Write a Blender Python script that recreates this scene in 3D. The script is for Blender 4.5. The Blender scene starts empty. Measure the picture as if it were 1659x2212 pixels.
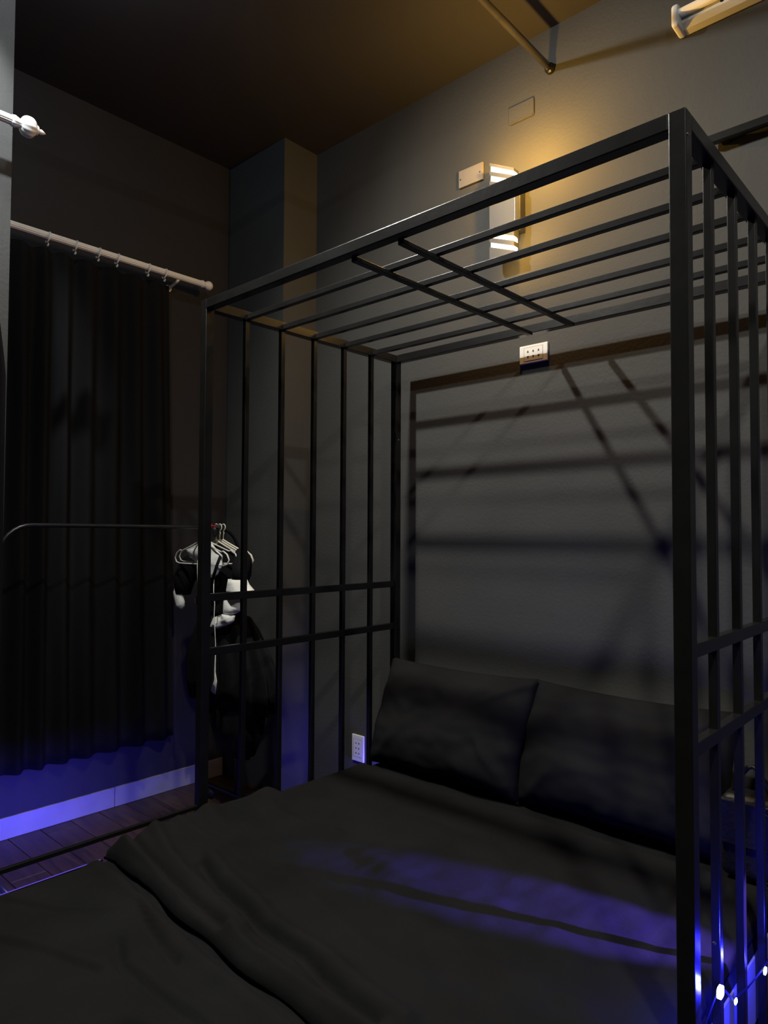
import bpy, bmesh, math, random
from mathutils import Vector, Matrix, noise
random.seed(7)
PI = math.pi
H = 1.184                      # eye height above the floor
SC = bpy.context.scene
COL = SC.collection

# ------------------------------------------------------------------ camera
yaw, pitch, roll = math.radians(42.31), math.radians(1.936), math.radians(0.245)
fw = Vector((-math.sin(yaw)*math.cos(pitch), math.cos(yaw)*math.cos(pitch), math.sin(pitch)))
rt = Vector((math.cos(yaw), math.sin(yaw), 0)); up = rt.cross(fw)
r2 = rt*math.cos(roll) + up*math.sin(roll); u2 = up*math.cos(roll) - rt*math.sin(roll)
cam_d = bpy.data.cameras.new('camera'); cam = bpy.data.objects.new('camera', cam_d); COL.objects.link(cam)
cam_d.sensor_fit = 'VERTICAL'; cam_d.sensor_height = 36.0; cam_d.lens = 1489.66/2212*36.0
cam_d.clip_start = 0.02
m = Matrix((r2, u2, -fw)).transposed().to_4x4(); m.translation = Vector((0, 0, H)); cam.matrix_world = m
SC.camera = cam

# ------------------------------------------------------------------ world, lights, exposure
w = bpy.data.worlds.new('night_room'); SC.world = w; w.use_nodes = True
w.node_tree.nodes['Background'].inputs[0].default_value = (0.5, 0.55, 0.7, 1)
w.node_tree.nodes['Background'].inputs[1].default_value = 0.0015
SC.view_settings.view_transform = 'Standard'; SC.view_settings.look = 'None'
SC.view_settings.exposure = 0.0; SC.view_settings.gamma = 1.0; SC.view_settings.use_curve_mapping = False

CEIL = 3.045; YW = 2.23; XL = -2.914; XR = 1.75; YF0 = -1.8
PX, PY = -2.29, 0.780          # partition face and its end

def add_light(name, kind, loc, power, color, **k):
    d = bpy.data.lights.new(name, kind); o = bpy.data.objects.new(name, d); COL.objects.link(o)
    d.energy = power; d.color = color; o.location = loc
    for a, v in k.items():
        if a == 'rot': o.rotation_euler = v
        elif a == 'aim':
            o.rotation_euler = (Vector(v) - Vector(loc)).to_track_quat('-Z', 'Y').to_euler()
        else: setattr(d, a, v)
    return o
COOL = (1.0, 0.965, 0.87)
L1 = (-1.84, 0.83, CEIL-0.022); L2 = (0.19, 0.58, CEIL-0.022); L3 = (-1.70, 0.40, CEIL-0.03)
add_light('downlight_beam', 'SPOT', L1, 190, COOL, shadow_soft_size=.036, spot_size=math.radians(144), spot_blend=1.0, aim=(L1[0]+.66, L1[1]+.50, L1[2]-1))
add_light('downlight_spill', 'POINT', (L1[0], L1[1], L1[2]-.05), 8.0, (.80, .9, 1.0), shadow_soft_size=.03)
add_light('downlight_beam', 'AREA', L2, 35, COOL, shape='DISK', size=0.085)
add_light('downlight_beam', 'SPOT', L3, 110, (.93, .97, 1.0), shadow_soft_size=.02, spot_size=math.radians(52), spot_blend=.6, aim=(-2.29, .50, 1.28+H))

# ------------------------------------------------------------------ materials
def nodes(name):
    mt = bpy.data.materials.new(name); mt.use_nodes = True
    nt = mt.node_tree; b = nt.nodes['Principled BSDF']
    return mt, nt, b
def mat(name, col, rough=0.6, metal=0.0, spec=0.5, var=0.0, scale=6.0, bump=0.0, bscale=60.0, stretch=(1, 1, 1), coat=0.0):
    mt, nt, b = nodes(name)
    b.inputs['Base Color'].default_value = (*col, 1); b.inputs['Roughness'].default_value = rough
    b.inputs['Metallic'].default_value = metal; b.inputs['Specular IOR Level'].default_value = spec
    b.inputs['Coat Weight'].default_value = coat
    if var or bump:
        tc = nt.nodes.new('ShaderNodeTexCoord'); mp = nt.nodes.new('ShaderNodeMapping')
        mp.inputs['Scale'].default_value = stretch
        nt.links.new(tc.outputs['Object'], mp.inputs['Vector'])
    if var:
        n = nt.nodes.new('ShaderNodeTexNoise'); n.inputs['Scale'].default_value = scale; n.inputs['Detail'].default_value = 5
        nt.links.new(mp.outputs[0], n.inputs['Vector'])
        r = nt.nodes.new('ShaderNodeValToRGB')
        r.color_ramp.elements[0].position = 0.3; r.color_ramp.elements[1].position = 0.7
        r.color_ramp.elements[0].color = (*[c*(1-var) for c in col], 1)
        r.color_ramp.elements[1].color = (*[min(1, c*(1+var)) for c in col], 1)
        nt.links.new(n.outputs['Fac'], r.inputs[0]); nt.links.new(r.outputs[0], b.inputs['Base Color'])
    if bump:
        n2 = nt.nodes.new('ShaderNodeTexNoise'); n2.inputs['Scale'].default_value = bscale; n2.inputs['Detail'].default_value = 4
        nt.links.new(mp.outputs[0], n2.inputs['Vector'])
        bp = nt.nodes.new('ShaderNodeBump'); bp.inputs['Strength'].default_value = bump; bp.inputs['Distance'].default_value = 0.01
        nt.links.new(n2.outputs['Fac'], bp.inputs['Height']); nt.links.new(bp.outputs[0], b.inputs['Normal'])
    return mt
def emis(name, col, s):
    mt, nt, b = nodes(name)
    b.inputs['Base Color'].default_value = (*[min(1, c) for c in col], 1)
    b.inputs['Emission Color'].default_value = (*col, 1); b.inputs['Emission Strength'].default_value = s
    return mt
M = {}
M['paint'] = mat('charcoal_wall_paint', (0.057, 0.0575, 0.056), 0.75, spec=0.25, var=0.08, scale=3, bump=0.12, bscale=90)
M['shaded_paint'] = mat('shaded_wall_paint', (0.024, 0.024, 0.027), 0.75, spec=0.25, var=0.08, scale=3, bump=0.12, bscale=90)  # wall paint darkened to stand in for weak light on the left wall
M['ceil'] = mat('dark_ceiling_paint', (0.040, 0.039, 0.046), 0.8, spec=0.2, var=0.06, scale=2)
M['metal'] = mat('black_gloss_enamel', (0.008, 0.008, 0.008), 0.27, spec=0.5, var=0.2, scale=14, bump=0.04, bscale=40)
M['rackmetal'] = mat('black_rack_tube', (0.014, 0.014, 0.015), 0.3, spec=0.5, var=0.1, scale=20)
M['sheet'] = mat('black_cotton_sheet', (0.0080, 0.0081, 0.0088), 0.9, spec=0.15, var=0.25, scale=5, bump=0.25, bscale=22)
M['pillow'] = mat('black_cotton_pillowcase', (0.0105, 0.0105, 0.0115), 0.9, spec=0.12, var=0.2, scale=6, bump=0.2, bscale=18)
M['curtain'] = mat('black_curtain_cloth', (0.0075, 0.0075, 0.008), 0.92, spec=0.1, var=0.2, scale=8, stretch=(1, 1, .15))
M['plastic'] = mat('white_plastic', (0.72, 0.72, 0.69), 0.4, spec=0.5, var=0.03, scale=9)
M['rodwhite'] = mat('cream_white_rod', (0.86, 0.86, 0.82), 0.35, spec=0.5, var=0.04, scale=12)
M['hanger'] = mat('ivory_hanger_plastic', (0.70, 0.69, 0.60), 0.4, var=0.03, scale=20)
M['dark'] = mat('socket_hole_black', (0.005, 0.005, 0.005), 0.6)
M['tile'] = mat('white_skirting_tile', (0.27, 0.27, 0.27), 0.25, spec=0.5, var=0.06, scale=10)
M['lampgrey'] = mat('brushed_grey_lamp_metal', (0.040, 0.040, 0.038), 0.5, metal=0.0, var=0.12, scale=40, stretch=(1, 1, .05))
M['lampdark'] = mat('dark_lamp_mount', (0.03, 0.03, 0.03), 0.5)
M['chrome'] = mat('chrome', (0.75, 0.75, 0.75), 0.15, metal=1.0, var=0.03, scale=30)
M['red'] = mat('red_plastic', (0.55, 0.02, 0.03), 0.35, var=0.05, scale=30)
M['white_cloth'] = mat('white_cotton', (0.80, 0.81, 0.78), 0.9, spec=0.1, var=0.1, scale=14, bump=0.3, bscale=40)
M['black_cloth'] = mat('black_dress_cloth', (0.008, 0.008, 0.009), 0.9, spec=0.1, var=0.2, scale=10, bump=0.2, bscale=30)
M['leather'] = mat('black_leather', (0.006, 0.006, 0.006), 0.5, spec=0.5, var=0.2, scale=25, bump=0.2, bscale=90)
M['beige'] = mat('painted_over_plate', (0.20, 0.18, 0.155), 0.6, spec=0.3, var=0.08, scale=16)
M['panel'] = mat('grey_mattress_side', (0.30, 0.30, 0.33), 0.85, spec=0.1, var=0.1, scale=12)
M['pipe'] = mat('worn_grey_pipe', (0.20, 0.19, 0.18), 0.25, metal=0.8, var=0.15, scale=20)
M['warm'] = emis('warm_lamp_glow', (1.0, 0.80, 0.45), 9.0)
M['led'] = emis('blue_led_diode', (0.35, 0.45, 1.0), 30.0)
M['edge_light'] = emis('painted_edge_light', (0.09, 0.05, 0.55), 0.8)  # emission stands in for blue light falling on the mattress edge
M['strip'] = mat('blue_led_tape', (0.004, 0.004, 0.006), 0.9, spec=0.05, var=0.05, scale=30)
M['downlight'] = emis('downlight_disc', (1.0, 0.96, 0.86), 6.0)
M['grout'] = mat('dark_floor_gap', (0.012, 0.010, 0.009), 0.9)
def wood():
    mt, nt, b = nodes('brown_laminate')
    tc = nt.nodes.new('ShaderNodeTexCoord'); oi = nt.nodes.new('ShaderNodeObjectInfo')
    ad = nt.nodes.new('ShaderNodeVectorMath'); ad.operation = 'ADD'
    nt.links.new(tc.outputs['Object'], ad.inputs[0]); nt.links.new(oi.outputs['Location'], ad.inputs[1])
    mp = nt.nodes.new('ShaderNodeMapping'); mp.inputs['Scale'].default_value = (1.6, 14, 4)
    nt.links.new(ad.outputs[0], mp.inputs['Vector'])
    n = nt.nodes.new('ShaderNodeTexNoise'); n.inputs['Scale'].default_value = 3.2; n.inputs['Detail'].default_value = 8; n.inputs['Distortion'].default_value = 0.6
    nt.links.new(mp.outputs[0], n.inputs['Vector'])
    r = nt.nodes.new('ShaderNodeValToRGB')
    r.color_ramp.elements[0].position = .3; r.color_ramp.elements[0].color = (0.022, 0.012, 0.008, 1)
    r.color_ramp.elements[1].position = .75; r.color_ramp.elements[1].color = (0.070, 0.040, 0.024, 1)
    nt.links.new(n.outputs['Fac'], r.inputs[0])
    hv = nt.nodes.new('ShaderNodeHueSaturation'); mr = nt.nodes.new('ShaderNodeMapRange')
    mr.inputs[3].default_value = .75; mr.inputs[4].default_value = 1.25
    nt.links.new(oi.outputs['Random'], mr.inputs[0]); nt.links.new(mr.outputs[0], hv.inputs['Value'])
    nt.links.new(r.outputs[0], hv.inputs['Color']); nt.links.new(hv.outputs[0], b.inputs['Base Color'])
    b.inputs['Roughness'].default_value = 0.45
    return mt
M['wood'] = wood()

# ------------------------------------------------------------------ helpers
def tag(o, label=None, cat=None, group=None, kind=None):
    if label: o['label'] = label
    if cat: o['category'] = cat
    if group: o['group'] = group
    if kind: o['kind'] = kind
    return o
def obj(name, bm, material, parent=None, smooth=False):
    me = bpy.data.meshes.new(name)
    bmesh.ops.recalc_face_normals(bm, faces=bm.faces)
    bm.to_mesh(me); bm.free()
    me.materials.append(M[material])
    if smooth:
        for p in me.polygons: p.use_smooth = True
    o = bpy.data.objects.new(name, me); COL.objects.link(o)
    if parent is not None:
        o.parent = parent
        o.matrix_parent_inverse = Matrix.Translation(-Vector(parent_world(parent)))
    return o
def parent_world(p):
    v = Vector(p.location)
    while p.parent is not None:
        v = v + (Vector(p.matrix_parent_inverse.translation)); p = p.parent; v = v + Vector(p.location)
    return v
def thing(name, loc, label, cat, group=None):
    o = bpy.data.objects.new(name, None); COL.objects.link(o); o.location = loc; o.empty_display_size = 0.05
    return tag(o, label, cat, group)
def box(x0, x1, y0, y1, z0, z1, bev=0.0, bm=None, seg=2):
    bm = bm or bmesh.new()
    g = bmesh.ops.create_cube(bm, size=1)
    for v in g['verts']:
        v.co = Vector((x0+(v.co.x+.5)*(x1-x0), y0+(v.co.y+.5)*(y1-y0), z0+(v.co.z+.5)*(z1-z0)))
    if bev:
        es = list({e for v in g['verts'] for e in v.link_edges})
        bmesh.ops.bevel(bm, geom=es, offset=bev, segments=seg, affect='EDGES', profile=.5)
    return bm
def tube(path, rad, n=10, bm=None, closed=False, sq=None):
    """sweep a round section along a path; rad is a number or list; sq=(a,b) gives an elliptic section"""
    bm = bm or bmesh.new(); P = [Vector(p) for p in path]; N = len(P); rings = []
    ref = None
    for i, p in enumerate(P):
        if closed: t = P[(i+1) % N]-P[i-1]
        else: t = P[min(i+1, N-1)]-P[max(i-1, 0)]
        t.normalize()
        if ref is None:
            ref = Vector((0, 0, 1)) if abs(t.z) < .9 else Vector((1, 0, 0))
        a = (ref - t*ref.dot(t))
        if a.length < 1e-5: a = t.orthogonal()
        a.normalize(); b = t.cross(a); ref = a
        r = rad[i] if isinstance(rad, (list, tuple)) else rad
        ra, rb = (r*sq[0], r*sq[1]) if sq else (r, r)
        rings.append([bm.verts.new(p + a*ra*math.cos(2*PI*k/n) + b*rb*math.sin(2*PI*k/n)) for k in range(n)])
    for i in range(N if closed else N-1):
        A, B = rings[i], rings[(i+1) % N]
        for k in range(n):
            bm.faces.new((A[k], A[(k+1) % n], B[(k+1) % n], B[k]))
    if not closed:
        bm.faces.new(rings[0]); bm.faces.new(rings[-1][::-1])
    return bm
def lathe(center, axis, prof, n=24, lobes=0, depth=0.0, bm=None):
    """prof: (along, radius); lobes make flutes"""
    bm = bm or bmesh.new(); c = Vector(center); ax = Vector(axis).normalized()
    a = ax.orthogonal().normalized(); b = ax.cross(a); rings = []
    for h, r in prof:
        ring = []
        for k in range(n):
            th = 2*PI*k/n; rr = r*(1 - (depth*(0.5-0.5*math.cos(lobes*th)) if lobes else 0))
            ring.append(bm.verts.new(c + ax*h + (a*math.cos(th)+b*math.sin(th))*max(rr, 1e-4)))
        rings.append(ring)
    for A, B in zip(rings, rings[1:]):
        for k in range(n): bm.faces.new((A[k], A[(k+1) % n], B[(k+1) % n], B[k]))
    bm.faces.new(rings[0]); bm.faces.new(rings[-1][::-1])
    return bm
def prism_xz(poly, y0, y1, bm=None):
    bm = bm or bmesh.new()
    A = [bm.verts.new((x, y0, z)) for x, z in poly]; B = [bm.verts.new((x, y1, z)) for x, z in poly]
    bm.faces.new(A); bm.faces.new(B[::-1]); n = len(poly)
    for i in range(n): bm.faces.new((A[i], B[i], B[(i+1) % n], A[(i+1) % n]))
    return bm
def puff(poly, y, t, seed=0, amp=0.006):
    """cushioned cloth piece: closed outline in XZ, bulging by t on both sides of plane y"""
    bm = bmesh.new(); out = []
    for (x0, z0), (x1, z1) in zip(poly, poly[1:]+poly[:1]):
        for k in range(4): out.append((x0+(x1-x0)*k/4, z0+(z1-z0)*k/4))
    cx = sum(p[0] for p in out)/len(out); cz = sum(p[1] for p in out)/len(out); n = len(out)
    S = [1, .93, .8, .6, .35]
    def ring(s, side):
        r = []
        for x, z in out:
            X, Z = cx+(x-cx)*s, cz+(z-cz)*s
            d = t*math.sqrt(max(0, 1-s*s))*side + amp*noise.noise(Vector((X*22+seed, Z*22, side)))*(1 if s < 1 else .3)
            r.append(bm.verts.new((X, y+d, Z)))
        return r
    edge = ring(1, 1)
    for side in (1, -1):
        prev = edge
        for s in S[1:]:
            cur = ring(s, side)
            for k in range(n): bm.faces.new((prev[k], prev[(k+1) % n], cur[(k+1) % n], cur[k]))
            prev = cur
        c = bm.verts.new((cx, y+t*side, cz))
        for k in range(n): bm.faces.new((prev[k], prev[(k+1) % n], c))
    return bm
def struct(name, bm, material, parent=None):
    return tag(obj(name, bm, material, parent), kind='structure' if parent is None else None)

# ------------------------------------------------------------------ the room
fl = struct('floor', box(XL-.1, XR+.1, YF0-.1, YW+.1, -.12, -.006), 'grout')
pw, plen = 0.12, 1.17
pm = obj('plank', box(-plen/2+.0012, plen/2-.0012, -pw/2+.0012, pw/2-.0012, -.012, 0, .0015, seg=1), 'wood', fl)
pm.location = (0, 0, 0); first = True
row = 0; y = YW - pw/2
while y > YF0:
    x = XL + plen/2 - (row*0.43 % plen)
    while x - plen/2 < XR:
        a, b = max(x-plen/2, XL), min(x+plen/2, XR)
        if b-a > .01:
            if a > x-plen/2+1e-4 or b < x+plen/2-1e-4:
                o = obj('plank', box(-(b-a)/2+.0012, (b-a)/2-.0012, -pw/2+.0012, pw/2-.0012, -.012, 0, .0015, seg=1), 'wood', fl)
                o.location = ((a+b)/2, y, 0)
            elif first:
                pm.location = (x, y, 0); first = False
            else:
                o = pm.copy(); COL.objects.link(o); o.location = (x, y, 0)
        x += plen
    y -= pw; row += 1
struct('ceiling', box(XL-.1, XR+.1, YF0-.1, YW+.1, CEIL, CEIL+.1), 'ceil')
struct('wall_back', box(XL-.1, XR+.1, YW, YW+.1, 0, CEIL), 'paint')
struct('wall_left', box(XL-.1, XL, YF0-.1, YW, 0, CEIL), 'shaded_paint')
struct('wall_right', box(XR, XR+.1, YF0-.1, YW, 0, CEIL), 'paint')
struct('wall_front', box(XL, XR, YF0-.1, YF0, 0, CEIL), 'paint')
struct('wall_corner', box(XL, -2.483, 2.026, YW, 0, CEIL), 'paint')
struct('wall_partition', box(XL, PX, YF0, PY, 0, CEIL), 'paint')
def skirting(name, segs):
    root = None
    for (x0, x1, y0, y1) in segs:
        bm = box(x0, x1, y0, y1, 0.0005, 0.085, .002, seg=1)
        if root is None:
            root = struct(name, box(min(s[0] for s in segs)+.004 if x1-x0 < .02 else x0, max(s[1] for s in segs)-.004 if x1-x0 < .02 else max(s[1] for s in segs),
                          min(s[2] for s in segs), max(s[3] for s in segs), 0.0005, .08), 'grout')
        obj('tile', bm, 'tile', root)
T = .012
skirting('baseboard_left', [(XL, XL+T, PY, .860), (XL, XL+T, .862, 1.460), (XL, XL+T, 1.462, 2.026-T)])
skirting('baseboard_partition', [(PX, PX+T, PY-.6*(i+1)+.002, PY-.6*i) for i in range(4)])

# ------------------------------------------------------------------ cage bed frame
XA, XB = -0.4137, -1.8637; Y0, Y1 = 1.2161, 2.1177; ZT = .722+H
FOOT = 0.10
ZR1, ZR2, ZM = -.197+H, -.366+H, -.834+H
bed = thing('cage_bed_frame', ((XA+XB)/2, (FOOT+Y1)/2, 0), 'black metal cage bed frame with barred sides and roof', 'bed frame')
h = .015; q = .0085
for (x, y) in ((XA, Y0), (XB, Y0), (XA, Y1), (XB, Y1)):
    obj('post', box(x-h, x+h, y-h, y+h, 0, ZT+h, .002), 'metal', bed)
for x in (XA, XB):
    obj('foot_leg', box(x-h, x+h, FOOT-h, FOOT+h, 0, ZM+h, .002), 'metal', bed)
for y in (Y0, Y1):
    obj('roof_rail', box(XB+h, XA-h, y-h, y+h, ZT-h, ZT+h, .002), 'metal', bed)
for x in (XA, XB):
    obj('roof_rail', box(x-h, x+h, Y0+h, Y1-h, ZT-h, ZT+h, .002), 'metal', bed)
    for z in (ZM,):
        obj('side_rail', box(x-.006, x+.006, FOOT+h, Y0-h, z-.006, z+.006, .0015), 'metal', bed)
    for (a, b) in ((FOOT+h, Y0-h), (Y0+h, Y1-h)):
        obj('base_rail', box(x-h, x+h, a, b, .095, .135, .002), 'metal', bed)
    for z in (ZR1, ZR2):
        obj('guard_rail', box(x-.009, x+.009, Y0+h, Y1-h, z-.012, z+.012, .0015), 'metal', bed)
    for k in range(1, 6):
        y = Y0+(Y1-Y0)*k/6
        obj('upright_bar', box(x-q+.0005, x+q-.0005, y-q, y+q, .135, ZT-h, .0015), 'metal', bed)
for y in (FOOT, Y1):
    obj('base_rail', box(XB+h, XA-h, y-h, y+h, .095, .135, .002), 'metal', bed)
for k in range(1, 6):
    y = Y0+(Y1-Y0)*k/6
    obj('roof_bar', box(XB+h, XA-h, y-q, y+q, ZT-.012, ZT-.012+2*q, .0015), 'metal', bed)
for x in (-1.228, -1.070):
    obj('cross_bar', box(x-.0095, x+.0095, Y0+h, Y1-h, ZT-.012-.012, ZT-.0125, .0015), 'metal', bed)
for k in range(11):                                   # support slats under the mattress
    y = FOOT+.12+k*.178
    obj('slat', box(XB+h, XA-h, y-.03, y+.03, .118, .135, .002, seg=1), 'metal', bed)
for (x, y, z) in ((XB+h, Y1, .39+H), (XA+h, Y0-.006, ZT-.03), (XA+h, 1.30, -.71+H)):
    obj('screw', lathe((x, y, z), (1, 0, 0), [(-.002, .003), (.0015, .003), (.0025, .0015)], 10), 'chrome', bed)

# ------------------------------------------------------------------ mattress, blanket, pillows, bag
MX0, MX1, MY0, MY1, MZ0, MZ1 = XB+.02, XA-.02, FOOT+.03, Y1-.03, .136, .307
def ridge(x, y, pts, wd, hgt):
    best = 9
    for (ax, ay), (bx, by) in zip(pts, pts[1:]):
        dx, dy = bx-ax, by-ay; t = max(0, min(1, ((x-ax)*dx+(y-ay)*dy)/(dx*dx+dy*dy)))
        best = min(best, math.hypot(x-ax-t*dx, y-ay-t*dy))
    return hgt*math.exp(-(best/wd)**2)
def cloth_h(x, y):
    return (.008*noise.noise(Vector((x*3, y*3, 1))) + .0045*noise.noise(Vector((x*8+y*3, y*7, 4))) +
            .0022*noise.noise(Vector((x*22, y*14, 9))))
def slab(nx, ny, X0, X1, Y0_, Y1_, zt, zb, topf, rnd, edge=None):
    bm = bmesh.new(); g = []
    for j in range(ny+1):
        r_ = []
        for i in range(nx+1):
            u, v = i/nx, j/ny
            x = X0+(X1-X0)*u; ya_ = edge(x) if edge else Y0_; y = ya_+(Y1_-ya_)*v
            d = min(x-X0, X1-x, y-ya_, Y1_-y)
            drop = 0 if d > rnd else rnd-math.sqrt(max(0, rnd*rnd-(rnd-d)**2))
            r_.append(bm.verts.new((x, y, zt-drop+topf(x, y)*min(1, d/.03))))
        g.append(r_)
    for j in range(ny):
        for i in range(nx): bm.faces.new((g[j][i], g[j][i+1], g[j+1][i+1], g[j+1][i]))
    per = [g[0][i] for i in range(nx+1)]+[g[j][nx] for j in range(1, ny+1)]+[g[ny][i] for i in range(nx-1, -1, -1)]+[g[j][0] for j in range(ny-1, 0, -1)]
    low = [bm.verts.new((v.co.x, v.co.y, zb)) for v in per]; n = len(per)
    for k in range(n): bm.faces.new((per[k], low[k], low[(k+1) % n], per[(k+1) % n]))
    bm.faces.new(low)
    return bm
EDGE = [(-1.87, .885), (-1.80, .905), (-1.67, .905), (-1.52, .884), (-1.38, .874), (-1.22, .862), (-.97, .852), (-.43, .845)]
wr = [[(-1.57, .845), (-1.465, .815), (-1.361, .79), (-1.29, .785)], [(-1.45, .74), (-1.354, .70), (-1.276, .705), (-1.186, .71), (-1.08, .715)],
      [(-1.80, .62), (-1.66, .70), (-1.58, .78)], [(-1.66, .55), (-1.50, .62), (-1.38, .66)], [(-1.20, .62), (-1.02, .70), (-.85, .76)]]
def mtop(x, y):
    return (cloth_h(x, y)*.8 + sum(ridge(x, y, [(a+.012, b+.022) for a, b in p_], .022, .008) - ridge(x, y, p_, .010, .011) for p_ in wr)
            + ridge(x, y, [(a, b-.040) for a, b in EDGE], .022, .012) - ridge(x, y, [(a, b-.008) for a, b in EDGE], .014, .016))
mt_ = obj('mattress', slab(170, 240, MX0, MX1, MY0, MY1, MZ1, MZ0, mtop, .03), 'sheet', smooth=True)
tag(mt_, 'black mattress in a black fitted sheet, inside the cage frame', 'mattress')
for (a, b) in ((MX0-.004, MX0+.002), (MX1-.002, MX1+.004)):
    tag(obj('side_panel', box(a, b, MY0+.02, MY1-.02, MZ0, MZ1-.034, .001, seg=1), 'panel', mt_), 'grey side panel of the mattress')

BX0, BX1, BY0, BY1 = MX0+.004, MX1-.004, .865, 1.90
def edge(x):
    for (a, b), (c, d) in zip(EDGE, EDGE[1:]):
        if x <= c: return b+(d-b)*max(0, (x-a)/(c-a)) + .004*math.sin(x*23)
    return EDGE[-1][1]
hills = [([(-1.83, .935), (-1.67, .935), (-1.52, .915), (-1.22, .892), (-.97, .882), (-.5, .88)], .020, .016),
         ([(-1.82, 1.03), (-1.65, .99), (-1.50, .958), (-1.38, .940), (-1.25, .925)], .022, .020),
         ([(-1.60, 1.075), (-1.45, 1.03), (-1.32, 1.008), (-1.22, .985), (-1.08, .982), (-.92, .955), (-.80, .94)], .024, .019),
         ([(-1.85, 1.205), (-1.71, 1.185), (-1.56, 1.19), (-1.42, 1.23)], .030, .016),
         ([(-1.76, 1.385), (-1.66, 1.365), (-1.56, 1.36), (-1.46, 1.395)], .028, .014),
         ([(-1.80, 1.10), (-1.62, 1.13), (-1.50, 1.11), (-1.36, 1.12)], .022, .011),
         ([(-1.40, 1.16), (-1.20, 1.10), (-1.02, 1.06), (-.85, 1.05)], .026, .010),
         ([(-1.30, 1.35), (-1.10, 1.32), (-.90, 1.38)], .035, .008), ([(-1.0, 1.2), (-.8, 1.17), (-.6, 1.2)], .03, .008),
         ([(-1.55, 1.55), (-1.30, 1.60), (-1.05, 1.58)], .04, .008)]
vales = [([(-1.845, .97), (-1.653, .948), (-1.514, .922), (-1.428, .908), (-1.291, .896)], .011, .022),
         ([(-1.582, 1.034), (-1.455, .994), (-1.326, .975), (-1.235, .953), (-1.088, .951), (-.998, .928), (-.905, .915), (-.847, .908)], .012, .020)]
def btop(x, y):
    s = cloth_h(x+4, y+1)*1.2 + sum(ridge(x, y, *p_) for p_ in hills) - sum(ridge(x, y, *p_) for p_ in vales)
    le = math.exp(-((x-BX0-.03)/.085)**2)                          # bunched up along the left edge
    s += .036*le*math.exp(-abs((y-1.20)/.30)**4) + .018*le*math.exp(-((y-1.42)/.05)**2) - .012*le*math.exp(-((y-1.50)/.03)**2)
    return max(s, -.014)
b_ = obj('blanket', slab(250, 190, BX0, BX1, BY0, BY1, MZ1+.022, MZ1-.004, btop, .02, edge), 'sheet', smooth=True)
tag(b_, 'rumpled black blanket with a thick fold along its near edge', 'blanket')

def pillow(cx, y0, wd, ht, T, lean, rz, seed, label):
    bm = bmesh.new(); n = 44; sides = []
    ca, sa = math.cos(lean), math.sin(lean)
    def P(u, v, s):
        e = (1-abs(u)**3.2)**.55*(1-abs(v)**3.2)**.55
        x = wd/2*u*(1-.012*(1-v*v)); z = ht/2*v*(1-.06*(1-u*u))
        sag = 1+.25*(-v)
        k = .012*noise.noise(Vector((u*2+seed, v*2, s)))+.006*noise.noise(Vector((u*6+seed, v*5, s*3)))
        cr = 0
        for (a0, b0, ang) in ((.75, -.55, -1.0), (.62, -.35, -1.15), (.86, -.2, -1.3), (-.7, -.7, 1.1), (.8, .75, .8)):
            dx, dz = u-a0, v-b0; al = dx*math.cos(ang)+dz*math.sin(ang); ac = -dx*math.sin(ang)+dz*math.cos(ang)
            cr += .010*math.exp(-(ac/.05)**2-(al/.35)**2)
        d = s*(T/2*e*sag) + (s*k + (cr if s < 0 else 0)*-1)*min(1, e*3)
        zz = z+ht/2
        return Vector((x, d*ca + zz*sa, zz*ca - d*sa))
    for s in (-1, 1):
        g = [[None]*(n+1) for _ in range(n+1)]
        for j in range(n+1):
            for i in range(n+1):
                u, v = -1+2*i/n, -1+2*j/n
                if s == 1 and (i in (0, n) or j in (0, n)): g[j][i] = sides[0][j][i]; continue
                g[j][i] = bm.verts.new(P(u, v, s))
        sides.append(g)
        for j in range(n):
            for i in range(n): bm.faces.new((g[j][i], g[j][i+1], g[j+1][i+1], g[j+1][i]))
    R = Matrix.Rotation(rz, 4, 'Z')
    for v in bm.verts: v.co = R @ v.co + Vector((cx, y0, 0))
    zm = min(v.co.z for v in bm.verts)
    for v in bm.verts: v.co.z += MZ1+.008-zm
    o = obj('pillow', bm, 'pillow', smooth=True)
    tag(o, label, 'pillow', 'pillows against the back wall')
    return o
pillow(-1.525, 1.962, .65, .405, .17, math.radians(20), math.radians(1.5), 2.0, 'black pillow at the left, in front of the inner corner post')
pillow(-.902, 1.985, .65, .40, .17, math.radians(20), math.radians(-1), 9.0, 'black pillow at the right, behind the tall near post')

bag = thing('handbag', (-.500, 2.0, MZ1+.012), 'black handbag with metal buckles beside the right pillow', 'handbag')
bx, by, bz = -.500, 1.985, MZ1+.012
bm = box(bx-.075, bx+.065, by-.075, by+.045, bz, bz+.205, .025, seg=4)
for v in bm.verts:
    if v.co.z > bz+.1: v.co.y = by-.015+(v.co.y-by+.015)*.75
obj('bag_body', bm, 'leather', bag, True)
obj('bag_flap', box(bx-.073, bx+.063, by-.082, by-.068, bz+.085, bz+.20, .005), 'leather', bag)
obj('bag_handle', tube([(bx-.05+.09*math.sin(PI*0)*0+.09*k/8, by-.02, bz+.20+.075*math.sin(PI*k/8)) for k in range(9)], .006, 8), 'leather', bag, True)
for (dx, dz) in ((.048, .19), (.05, .012)):
    obj('buckle', tube([(bx+dx+.012*math.cos(t*PI/6), by-.084, bz+dz+.009*math.sin(t*PI/6)) for t in range(12)], .0025, 6, closed=True), 'chrome', bag, True)

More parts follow.
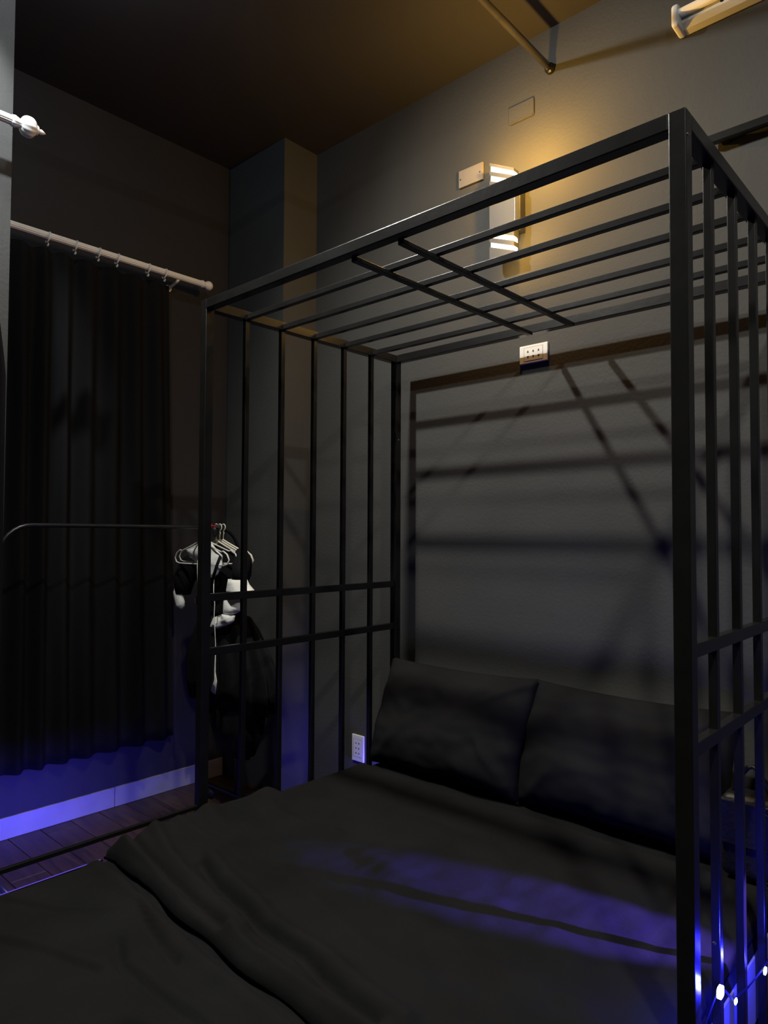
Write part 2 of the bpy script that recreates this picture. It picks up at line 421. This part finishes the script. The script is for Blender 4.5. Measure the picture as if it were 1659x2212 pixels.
# ------------------------------------------------------------------ wall sockets
def socket(name, cx, cz, wd, ht, label):
    t = thing(name, (cx, YW, cz), label, 'socket', 'three-way wall sockets')
    obj('plate', box(cx-wd/2, cx+wd/2, YW-.009, YW, cz-ht/2, cz+ht/2, .0025), 'plastic', t)
    hor = wd > ht
    iw, ih = (wd*.66, ht*.72) if hor else (wd*.70, ht*.66)
    gap = bmesh.new(); g = .0009
    for (a, b, c, d) in ((-iw/2-g, -iw/2, -ih/2-g, ih/2+g), (iw/2, iw/2+g, -ih/2-g, ih/2+g), (-iw/2, iw/2, -ih/2-g, -ih/2), (-iw/2, iw/2, ih/2, ih/2+g)):
        box(cx+a, cx+b, YW-.0093, YW-.0085, cz+c, cz+d, bm=gap)
    obj('module_outline', gap, 'dark', t)
    obj('module', box(cx-iw/2, cx+iw/2, YW-.0098, YW-.0085, cz-ih/2, cz+ih/2, .0006, seg=1), 'plastic', t)
    for i in (-1, 0, 1):
        for s in (-1, 1):
            if hor:
                px, pz = cx+i*wd*.19, cz+s*ht*.15; w_ = .0042
                poly = [(px-w_, pz-s*w_*.9), (px+w_, pz-s*w_*.9), (px, pz+s*w_*1.2)]
            else:
                px, pz = cx+s*wd*.13, cz+i*ht*.19; w_ = .0036
                poly = [(px-s*w_*.9, pz-w_), (px-s*w_*.9, pz+w_), (px+s*w_*1.2, pz)]
            obj('pin_hole', prism_xz(poly, YW-.0104, YW-.0092), 'dark', t)
socket('wall_socket', -1.285, .669+H, .116, .068, 'white wall socket lying sideways high on the wall, just under the roof rail')
socket('wall_socket', -2.175, -.949+H, .072, .116, 'white upright wall socket low behind the cage bars, left of the pillows')

# ------------------------------------------------------------------ sconce and plates
lx0, lx1, ly0, ly1 = -1.433, -1.327, 2.158, 2.192
lz = H
lamp = thing('wall_sconce', (-1.38, YW, 1.22+H), 'grey rectangular wall sconce with slanted glowing slots', 'wall lamp')
def slant(zl_t, zr_t, zl_b, zr_b, name, material='lampgrey', y0=ly0, y1=ly1):
    return obj(name, prism_xz([(lx0, lz+zl_b), (lx1, lz+zr_b), (lx1, lz+zr_t), (lx0, lz+zl_t)], y0, y1), material, lamp)
obj('top_cap', prism_xz([(lx0, lz+1.397), (lx1, lz+1.341), (lx1, lz+1.352), (lx0, lz+1.408)], ly0, ly1), 'lampgrey', lamp)
slant(1.376, 1.324, 1.360, 1.308, 'slat')
slant(1.339, 1.288, 1.143, 1.099, 'mid_panel')
slant(1.122, 1.080, 1.104, 1.062, 'slat')
slant(1.086, 1.044, 1.026, 1.026, 'bottom_panel')
for z0, z1, z2, z3 in ((1.30, 1.40, 1.285, 1.345), (1.04, 1.14, 1.04, 1.10)):
    obj('glowing_core', prism_xz([(lx0+.003, lz+z0), (lx1-.003, lz+z2), (lx1-.003, lz+z3-.002), (lx0+.003, lz+z1-.004)], ly0+.005, ly1-.004), 'warm', lamp)
obj('bottom_glow', box(lx0+.006, lx1-.012, ly0+.007, ly1-.007, lz+1.0235, lz+1.0262), 'warm', lamp)
obj('corner_strip', box(lx1, lx1+.004, ly0+.002, ly1, lz+1.145, lz+1.285, .001, seg=1), 'chrome', lamp)
obj('mount', box(lx0+.03, lx1+.006, ly1, YW, lz+1.13, lz+1.30, .003), 'lampdark', lamp)
WARM = (1.0, 0.53, 0.085)
for (x, y, z, e) in ((-1.250, 2.045, 1.375, 14.0), (-1.290, 2.110, 1.085, 2.2), (-1.40, 2.130, 1.425, .8), (-1.36, 2.150, .995, .5)):
    add_light('sconce_bulb', 'POINT', (x, y, z+lz), e, WARM, shadow_soft_size=.012)
bp = thing('blank_cover_plate', (-1.565, YW, 1.43+H), 'plain beige cover plate on the wall left of the glowing sconce', 'cover plate')
obj('plate', box(-1.622, -1.506, YW-.010, YW, 1.397+H, 1.467+H, .002), 'beige', bp)
for x in (-1.612, -1.519):
    obj('screw', lathe((x, YW-.0095, 1.43+H), (0, -1, 0), [(0, .0028), (.0018, .0028), (.0024, .0012)], 10), 'dark', bp)
pp = thing('painted_wall_plate', (-1.336, YW, 1.597+H), 'painted-over junction cover on the wall below the pipe flange', 'cover plate')
obj('cover', box(-1.391, -1.281, YW-.007, YW, 1.566+H, 1.631+H, .003), 'paint', pp)
obj('lip', box(-1.385, -1.285, YW-.009, YW-.006, 1.563+H, 1.568+H, .001, seg=1), 'paint', pp)

# ------------------------------------------------------------------ pipe, wall bar, tube light, downlights
pipe = thing('ceiling_pipe', (-1.214, YW, 1.706+H), 'glossy grey pipe running out from the wall under the ceiling', 'pipe')
obj('pipe_run', tube([(-1.214, YF0, 1.706+H), (-1.214, .5, 1.706+H), (-1.214, YW, 1.706+H)], .0125, 16), 'pipe', pipe, True)
obj('flange', lathe((-1.214, YW, 1.706+H), (0, -1, 0), [(0, .019), (.012, .019), (.018, .0145), (.022, .0145)], 20), 'metal', pipe)
obj('flange', lathe((-1.214, YF0, 1.706+H), (0, 1, 0), [(0, .019), (.012, .019), (.018, .0145), (.022, .0145)], 20), 'metal', pipe)
wb = thing('wall_bar', (.4, YW, 1.21+H), 'black square metal bar fixed along the upper right wall', 'bar')
obj('bar', box(-.665, 1.55, YW-.045, YW-.022, 1.196+H, 1.220+H, .0015), 'metal', wb)
for x in (-.62, .45, 1.45):
    obj('bracket', box(x-.012, x+.012, YW-.023, YW, 1.198+H, 1.218+H, .001, seg=1), 'metal', wb)
tl = thing('tube_light', (-.15, YW, 1.62+H), 'unlit white tube light batten at the top right under the ceiling', 'tube light')
z = 1.625+H
bmb = bmesh.new()
prof = [(YW, z+.030), (YW-.035, z+.022), (YW-.048, z+.006), (YW-.048, z-.018), (YW-.030, z-.030), (YW, z-.030)]
A = [bmb.verts.new((-.735, a, b)) for a, b in prof]; B = [bmb.verts.new((.46, a, b)) for a, b in prof]
bmb.faces.new(A); bmb.faces.new(B[::-1])
for i in range(6): bmb.faces.new((A[i], B[i], B[(i+1) % 6], A[(i+1) % 6]))
obj('housing', bmb, 'plastic', tl)
obj('tube', tube([(-.735, YW-.062, z+.006), (-.1, YW-.062, z+.006), (.46, YW-.062, z+.006)], .0135, 16), 'plastic', tl, True)
for x0, x1 in ((-.757, -.733), (.458, .482)):
    obj('end_cap', box(x0, x1, YW-.078, YW, z-.036, z+.034, .009, seg=4), 'plastic', tl, True)
obj('knockout', lathe((-.615, YW-.0478, z-.006), (0, -1, 0), [(0, .006), (.001, .006)], 14), 'dark', tl)
for (x, y, z), lab in ((L1, 'round ceiling downlight above the bed, towards the curtain'), (L2, 'round ceiling downlight at the right, in front of the tube light'),
                       (L3, 'round ceiling downlight beside the partition wall, nearest the onion finial')):
    d = thing('ceiling_downlight', (x, y, CEIL), lab, 'ceiling light', 'ceiling downlights')
    obj('trim_ring', lathe((x, y, CEIL), (0, 0, -1), [(0, .062), (.010, .062), (.014, .056), (.014, .048), (.006, .047), (0, .047)], 32), 'plastic', d, True)
    obj('disc', lathe((x, y, CEIL), (0, 0, -1), [(.001, .046), (.006, .046)], 32), 'downlight', d)

# ------------------------------------------------------------------ curtain rods, rings, curtains
def rod(name, x, z, ya, yb, lab, brk, fancy):
    t = thing(name, (x, (ya+yb)/2, z), lab, 'curtain rod')
    bm = bmesh.new(); n = 36; r = .0145; A = []; B = []
    for k in range(n):
        th = 2*PI*k/n; rr = r*(1-.09*(k % 3 == 0))
        A.append(bm.verts.new((x+rr*math.cos(th), ya, z+rr*math.sin(th)))); B.append(bm.verts.new((x+rr*math.cos(th), yb, z+rr*math.sin(th))))
    for k in range(n): bm.faces.new((A[k], A[(k+1) % n], B[(k+1) % n], B[k]))
    bm.faces.new(A); bm.faces.new(B[::-1])
    obj('rod', bm, 'rodwhite', t)
    f = obj('finial', lathe((x, yb, z), (0, 1, 0),
        [(-.012, .0165), (-.004, .0185), (.002, .0165), (.008, .0145)] +
        ([(.014, .013)] + [(.036-.026*math.cos(a*PI/14), max(.006, .032*math.sin(a*PI/14))) for a in range(3, 13)] if fancy else
         [(.030-.022*math.cos(a*PI/14), max(.003, .0225*math.sin(a*PI/14))) for a in range(3, 14)]), 48, lobes=12 if fancy else 0, depth=.07 if fancy else 0), 'rodwhite', t, True)
    if fancy:
        obj('finial_tip', lathe((x, yb+.060, z), (0, 1, 0), [(-.002, .016), (.004, .014), (.008, .007), (.014, .0085), (.020, .006), (.028, .0008)], 20), 'rodwhite', f, True)
    for y in brk:
        xw = XL if x < -2.5 else PX
        obj('bracket', tube([(xw, y, z-.035), (xw+.02, y, z-.033), (x-.02, y, z-.022), (x, y, z-.0145)], [.010, .006, .006, .007], 10), 'rodwhite', t, True)
        obj('bracket_base', lathe((xw, y, z-.035), (1, 0, 0), [(0, .016), (.005, .016), (.007, .010)], 18), 'rodwhite', t, True)
    return t
RX, RZ = XL+.09, 1.190+H
rod('curtain_rod', RX, RZ, PY+.002, 1.815, 'white fluted curtain rod with a ball end above the long black curtain', (1.685,), False)
NX, NZ = -2.20, 1.243+H
rod('curtain_rod', NX, NZ, -1.2, .757, 'white curtain rod with an onion-shaped finial at the left picture edge', (.5, -1.0), True)
ords = ['first', 'second', 'third', 'fourth', 'fifth', 'sixth']
for i, y in enumerate((1.102, 1.211, 1.308, 1.390, 1.534, 1.615)):
    t = thing('curtain_ring', (RX, y, RZ), ords[i]+' white curtain ring from the left on the ball-ended rod', 'curtain ring', 'rings on the curtain rod')
    R0 = .0215
    obj('ring', tube([(RX+R0*math.cos(2*PI*k/20), y+.004*math.sin(2*PI*k/20), RZ-.0065+R0*math.sin(2*PI*k/20)) for k in range(20)], .003, 8, closed=True), 'rodwhite', t, True)
    obj('eyelet', tube([(RX+.006*math.cos(2*PI*k/12), y, RZ-.036+.006*math.sin(2*PI*k/12)) for k in range(12)], .002, 6, closed=True), 'rodwhite', t, True)
def curtain(name, xf, ya, ybf, z0, z1, n, amp, folds, seed, label, topf=None):
    bm = bmesh.new(); nz = 44; front = []; back = []
    for j in range(nz+1):
        v = j/nz; z = z1+(z0-z1)*v; yb = ybf(v); fr = []; bk = []
        for i in range(n+1):
            u = i/n; y = ya+(yb-ya)*u
            ph = folds*2*PI*(u+.025*noise.noise(Vector((u*5+seed, v*.7, 0)))+.012*math.sin(9*u+seed))
            a = amp*(.55+.45*min(1, v*4))*(1+.35*noise.noise(Vector((u*7, seed, v))))
            x = xf + a*math.sin(ph) + .004*noise.noise(Vector((u*30, v*6, seed)))
            zz = z - (.010*math.sin(ph*.5)**2 if j == 0 else 0)
            fr.append(bm.verts.new((x, y, zz))); bk.append(bm.verts.new((x-.003, y, zz)))
        front.append(fr); back.append(bk)
    for j in range(nz):
        for i in range(n):
            bm.faces.new((front[j][i], front[j][i+1], front[j+1][i+1], front[j+1][i]))
            bm.faces.new((back[j][i], back[j+1][i], back[j+1][i+1], back[j][i+1]))
        bm.faces.new((front[j][0], front[j+1][0], back[j+1][0], back[j][0])); bm.faces.new((front[j][n], back[j][n], back[j+1][n], front[j+1][n]))
    for i in range(n):
        bm.faces.new((front[0][i], back[0][i], back[0][i+1], front[0][i+1])); bm.faces.new((front[nz][i], front[nz][i+1], back[nz][i+1], back[nz][i]))
    return tag(obj(name, bm, 'curtain', smooth=True), label, 'curtain')
curtain('curtain', XL+.066, PY+.006, lambda v: 1.655+.06*v, .262, RZ-.042, 220, .024, 9, 3.0, 'long black pleated curtain hanging beside the garment rack')
curtain('curtain', NX, -1.1, lambda v: .60+.150*min(1, v*3.2)**.6, .03, NZ-.016, 160, .03, 11, 8.0, 'black curtain edge at the left picture edge under the onion finial')

# ------------------------------------------------------------------ garment rack
KX, KZ = -2.50, 1.214
rack = thing('garment_rack', (KX, 1.33, 0), 'thin black tubular garment rack in front of the curtain', 'garment rack')
r = .11; ya, yb = .835, 1.803
arch = [(KX, ya, .06), (KX, ya, .5), (KX, ya, KZ-r)] + [(KX, ya+r-r*math.cos(a*PI/16), KZ-r+r*math.sin(a*PI/16)) for a in range(1, 9)] + \
       [(KX, 1.2, KZ), (KX, 1.5, KZ)] + [(KX, yb-r+r*math.sin(a*PI/16), KZ-r+r*math.cos(a*PI/16)) for a in range(0, 9)] + [(KX, yb, .5), (KX, yb, .06)]
obj('arch_tube', tube(arch, .0075, 12), 'rackmetal', rack, True)
for y in (ya, yb):
    obj('foot_bar', tube([(KX-.20, y, .055), (KX, y, .06), (KX+.20, y, .055)], .009, 10), 'rackmetal', rack, True)
    for s in (-1, 1):
        obj('caster', lathe((KX+s*.19, y-.009, .022), (0, 1, 0), [(0, .020), (.004, .022), (.014, .022), (.018, .020)], 18), 'dark', rack, True)

def hanger(y, ax, wd, drop, rz, matn, lab, grp, thick=.0032):
    t = thing('clothes_hanger', (KX, y, KZ), lab, 'clothes hanger', grp)
    zt = KZ-.052
    R = Matrix.Rotation(rz, 3, 'Z')
    def T(x, z): v = R @ Vector((x, 0, 0)); return (KX+v.x, y+v.y, z)
    hook = [T(-.020, KZ+.002)] + [T(.0135*math.cos(a)-.0, KZ+.0045+.0135*math.sin(a)-.003) for a in [PI*.85-PI*1.35*k/10 for k in range(11)]] + [T(.004, KZ-.022), T(0, KZ-.034), T(0, zt)]
    obj('hook', tube(hook[1:], .0024, 8), matn, t, True)
    hw = wd/2
    body = [T(0, zt), T(.03, zt-.012), T(hw*.55, zt-drop*.55), T(hw*.72, zt-drop*.70), T(hw*.80, zt-drop*.66), T(hw*.93, zt-drop*.85), T(hw, zt-drop*1.15), T(hw*.94, zt-drop*1.42), T(hw*.82, zt-drop*1.5)]
    mir = [T(-.03, zt-.012), T(-hw*.55, zt-drop*.55), T(-hw*.72, zt-drop*.70), T(-hw*.80, zt-drop*.66), T(-hw*.93, zt-drop*.85), T(-hw, zt-drop*1.15), T(-hw*.94, zt-drop*1.42), T(-hw*.82, zt-drop*1.5)]
    loop = body + mir[::-1]
    obj('frame', tube(loop, thick, 8, closed=True), matn, t, True)
    return t
hanger(1.615, 0, .40, .068, .0, 'plastic', 'thin white clothes hanger nearest the camera, holding the white bib', 'hangers on the rack')
hanger(1.645, 0, .41, .064, .03, 'plastic', 'second thin white clothes hanger, just behind the nearest one', 'hangers on the rack')
for k, y in enumerate((1.688, 1.706, 1.724)):
    hanger(y, 0, .40, .072, .02*k, 'hanger', ['ivory hanger at the front of the three close together', 'middle one of the three close ivory hangers', 'ivory hanger at the back of the three close together'][k], 'hangers on the rack', .004)
clip = thing('hanging_clip', (KX, 1.672, KZ), 'small chrome and red clip on the rack bar by the hangers', 'clip')
obj('clip_band', box(KX-.010, KX+.040, 1.664, 1.682, KZ-.001, KZ+.013, .003), 'chrome', clip)
obj('clip_knob', lathe((KX+.004, 1.650, KZ+.006), (0, 1, 0), [(0, .006), (.002, .009), (.010, .009), (.013, .006)], 16), 'red', clip, True)
obj('clip_cone', lathe((KX+.016, 1.672, KZ), (0, 0, -1), [(0, .014), (.012, .014), (.034, .010), (.04, .006)], 16), 'dark', clip, True)

# white bib with straps on the nearest hanger
bib = thing('apron_bib', (-2.484, 1.630, 1.092), 'crumpled white apron bib with straps on the front hanger', 'apron')
obj('bib', puff([(-2.612, 1.123), (-2.528, 1.149), (-2.450, 1.157), (-2.373, 1.100), (-2.364, 1.058), (-2.398, 1.021), (-2.430, 1.004), (-2.471, 1.053), (-2.551, 1.064), (-2.605, 1.090)], 1.628, .022, 3, .016), 'white_cloth', bib, True)
st = obj('strap', tube([(-2.515, 1.612, 1.073), (-2.506, 1.604, 1.049), (-2.501, 1.604, 0.987), (-2.495, 1.604, 0.935)], .012, 8, sq=(1, .25)), 'white_cloth', bib, True)
obj('buckle', box(-2.514, -2.487, 1.598, 1.610, 0.895, 0.927, .003), 'chrome', st)
obj('black_tie', tube([(-2.332, 1.596, 1.098), (-2.357, 1.594, 1.055), (-2.379, 1.594, 1.007)], .009, 8, sq=(1, .3)), 'black_cloth', bib, True)
obj('strap', tube([(-2.381, 1.600, 1.016), (-2.383, 1.600, 0.958), (-2.371, 1.598, 0.906), (-2.374, 1.598, 0.862), (-2.361, 1.598, 0.740), (-2.367, 1.600, 0.638), (-2.361, 1.600, 0.603), (-2.377, 1.600, 0.554)], [.0035, .003, .003, .003, .003, .005, .010, .018], 8, sq=(1, .25)), 'white_cloth', bib, True)

# black dress with white cuffs
dr = thing('dress', (-2.45, 1.70, 1.1), 'black dress with white cuffs and bunched skirt hanging on the rack', 'dress')
DY = 1.715
def loft(secs, n, seed, fold=0.0, nf=9):
    bm = bmesh.new(); rings = []
    for (cx, cy, z, a, b) in secs:
        rg = []
        for k in range(n):
            th = 2*PI*k/n; f = 1+fold*math.sin(nf*th+seed)*(.6+.4*noise.noise(Vector((th*2, z*6, seed))))
            rg.append(bm.verts.new((cx+a*f*math.cos(th), cy+b*f*math.sin(th), z)))
        rings.append(rg)
    for A, B in zip(rings, rings[1:]):
        for k in range(n): bm.faces.new((A[k], A[(k+1) % n], B[(k+1) % n], B[k]))
    bm.faces.new(rings[0]); bm.faces.new(rings[-1][::-1])
    return bm
obj('bodice', loft([(-2.50, DY, 1.135, .035, .018), (-2.50, DY, 1.105, .13, .028), (-2.495, DY, 1.07, .175, .038), (-2.49, DY, 1.02, .165, .048), (-2.48, DY, .94, .145, .05), (-2.47, DY, .87, .135, .05), (-2.46, DY, .83, .14, .05)], 40, 1, .03, 7), 'black_cloth', dr, True)
def hem(bm, z0, amp, nf):
    zl = min(v.co.z for v in bm.verts)
    for v in bm.verts:
        if v.co.z < zl+.02: v.co.z += amp*math.sin(nf*math.atan2(v.co.y-DY, v.co.x+2.42))
    return bm
obj('skirt', hem(loft([(-2.46, DY, .845, .15, .05), (-2.45, DY-.005, .80, .20, .058), (-2.435, DY-.01, .72, .255, .066), (-2.42, DY-.01, .64, .295, .07), (-2.41, DY-.01, .56, .300, .07), (-2.40, DY-.01, .50, .290, .065)], 120, 2, .10, 15), .5, .02, 7), 'black_cloth', dr, True)
obj('underskirt', hem(loft([(-2.42, DY-.01, .60, .20, .05), (-2.40, DY-.01, .50, .20, .05), (-2.375, DY-.01, .40, .165, .045), (-2.37, DY-.01, .30, .11, .035)], 80, 5, .12, 9), .3, .015, 5), 'black_cloth', dr, True)
slL = obj('sleeve', tube([(-2.64, DY, 1.085), (-2.70, DY-.02, 1.04), (-2.725, DY-.04, .985), (-2.715, DY-.05, .92)], [.045, .058, .052, .035], 14, sq=(1, .7)), 'black_cloth', dr, True)
slR = obj('sleeve', tube([(-2.36, DY, 1.09), (-2.31, DY-.03, 1.065), (-2.285, DY-.05, 1.03), (-2.285, DY-.06, .995)], [.045, .058, .056, .046], 14, sq=(1, .7)), 'black_cloth', dr, True)
obj('cuff', tube([(-2.750, 1.665, 0.979), (-2.744, 1.655, 0.931), (-2.720, 1.655, 0.876), (-2.705, 1.660, 0.862)], [.008, .026, .030, .014], 14, sq=(1, .6)), 'white_cloth', slL, True)
obj('cuff', loft([(-2.284, 1.645, 1.006, .048, .03), (-2.279, 1.645, 0.987, .056, .034), (-2.264, 1.645, 0.964, .075, .04), (-2.261, 1.645, 0.952, .080, .042), (-2.279, 1.645, 0.947, .045, .03)], 32, 4, .05, 6), 'white_cloth', slR, True)
obj('apron_flap', puff([(-2.369, 0.929), (-2.243, 0.932), (-2.237, 0.889), (-2.313, 0.860), (-2.369, 0.855)], 1.640, .016, 5, .012), 'white_cloth', dr, True)
obj('waistband', puff([(-2.431, 0.843), (-2.367, 0.863), (-2.280, 0.864), (-2.286, 0.843), (-2.302, 0.831), (-2.399, 0.802), (-2.456, 0.804)], 1.632, .014, 8, .014), 'white_cloth', dr, True)

# ------------------------------------------------------------------ blue light tapes, added edge glow and streak spot
def led_tape(path, label, every=.05, show=None):
    t = thing('led_strip', path[len(path)//2], label, 'led strip')
    obj('tape', tube(path, .0028, 6, sq=(1, .35)), 'strip', t)
    return t
LB = (0.09, 0.07, 1.0)
t = led_tape([(-1.836, y, .088) for y in (.25, .6, .9, 1.25, 1.5)], 'blue led tape under the left edge of the mattress, facing the curtain')
for k in range(26):
    obj('diode', box(-1.8425, -1.8375, .27+.048*k-.003, .27+.048*k+.003, .085, .091), 'led', t)
add_light('led_glow', 'AREA', (-1.845, .80, .088), 11.5, LB, shape='RECTANGLE', size=.9, size_y=.006, rot=(PI/2, 0, PI/2), spread=math.radians(75))
t = led_tape([(-1.930, YW-.003, .10), (-1.930, YW-.003, .2), (-1.930, YW-.003, .26)], 'short end of blue led tape on the wall behind the inner corner post')
for k in range(3):
    obj('diode', box(-1.938, -1.933, YW-.006, YW-.001, .12+.05*k, .127+.05*k), 'led', t)
add_light('led_glow', 'AREA', (-1.942, YW-.012, .15), 1.5, LB, shape='RECTANGLE', size=.1, size_y=.006, rot=(PI/2, 0, PI/2), spread=math.radians(110))
t = led_tape([(MX0-.007, FOOT+.06, MZ1-.012), (MX0-.007, .5, MZ1-.012), (MX0-.007, .90, MZ1-.012)], 'added glowing strip for blue light on the left mattress edge, below the thin side rail')
obj('edge_light_strip', box(MX0-.0115, MX0-.0085, FOOT+.07, .895, MZ1-.015, MZ1-.009), 'edge_light', t)  # no lamp: glowing strip paints the blue-lit edge of the mattress
RB = (0.02, 0.02, 1.0)
path = [(-.385, 1.10, -.83+H), (-.383, 1.20, -.79+H), (-.383, 1.265, -.768+H), (-.384, 1.31, -.79+H), (-.385, 1.354, -.827+H), (-.385, 1.45, -.85+H), (-.385, 1.55, -.863+H), (-.385, 1.75, -.86+H), (-.385, 2.05, -.85+H), (-.33, 2.12, -.80+H), (-.1, 2.08, -.75+H), (.25, 1.90, -.62+H), (.36, 1.80, -.53+H)]
t = led_tape(path, 'loose blue led tape along the right side rail, with bright points and an added unseen end')
for (x, y, z, s, e) in ((-.379, 1.265, -.768, .010, 4.5), (-.380, 1.354, -.827, .0055, 2.0), (-.380, 1.55, -.863, .007, 3.0)):
    obj('diode', box(x-.002, x+.002, y-s, y+s, z+H-s*.9, z+H+s*.9, s*.5), 'led', t, True)
    add_light('led_glow', 'POINT', (x+.022, y, z+H), e, RB, shadow_soft_size=.008)
obj('diode', box(.35, .356, 1.79, 1.80, -.535+H, -.525+H), 'led', t)  # added diode at the unseen tape end, placed there for the spot
add_light('led_glow', 'SPOT', (.345, 1.785, -.528+H), 900.0, (.16, .09, 1), aim=(-.80, 1.44, -.875+H), spot_size=math.radians(14), spot_blend=.6, shadow_soft_size=.006)  # added spot out of view, narrowed to throw the blue streaks across the bed
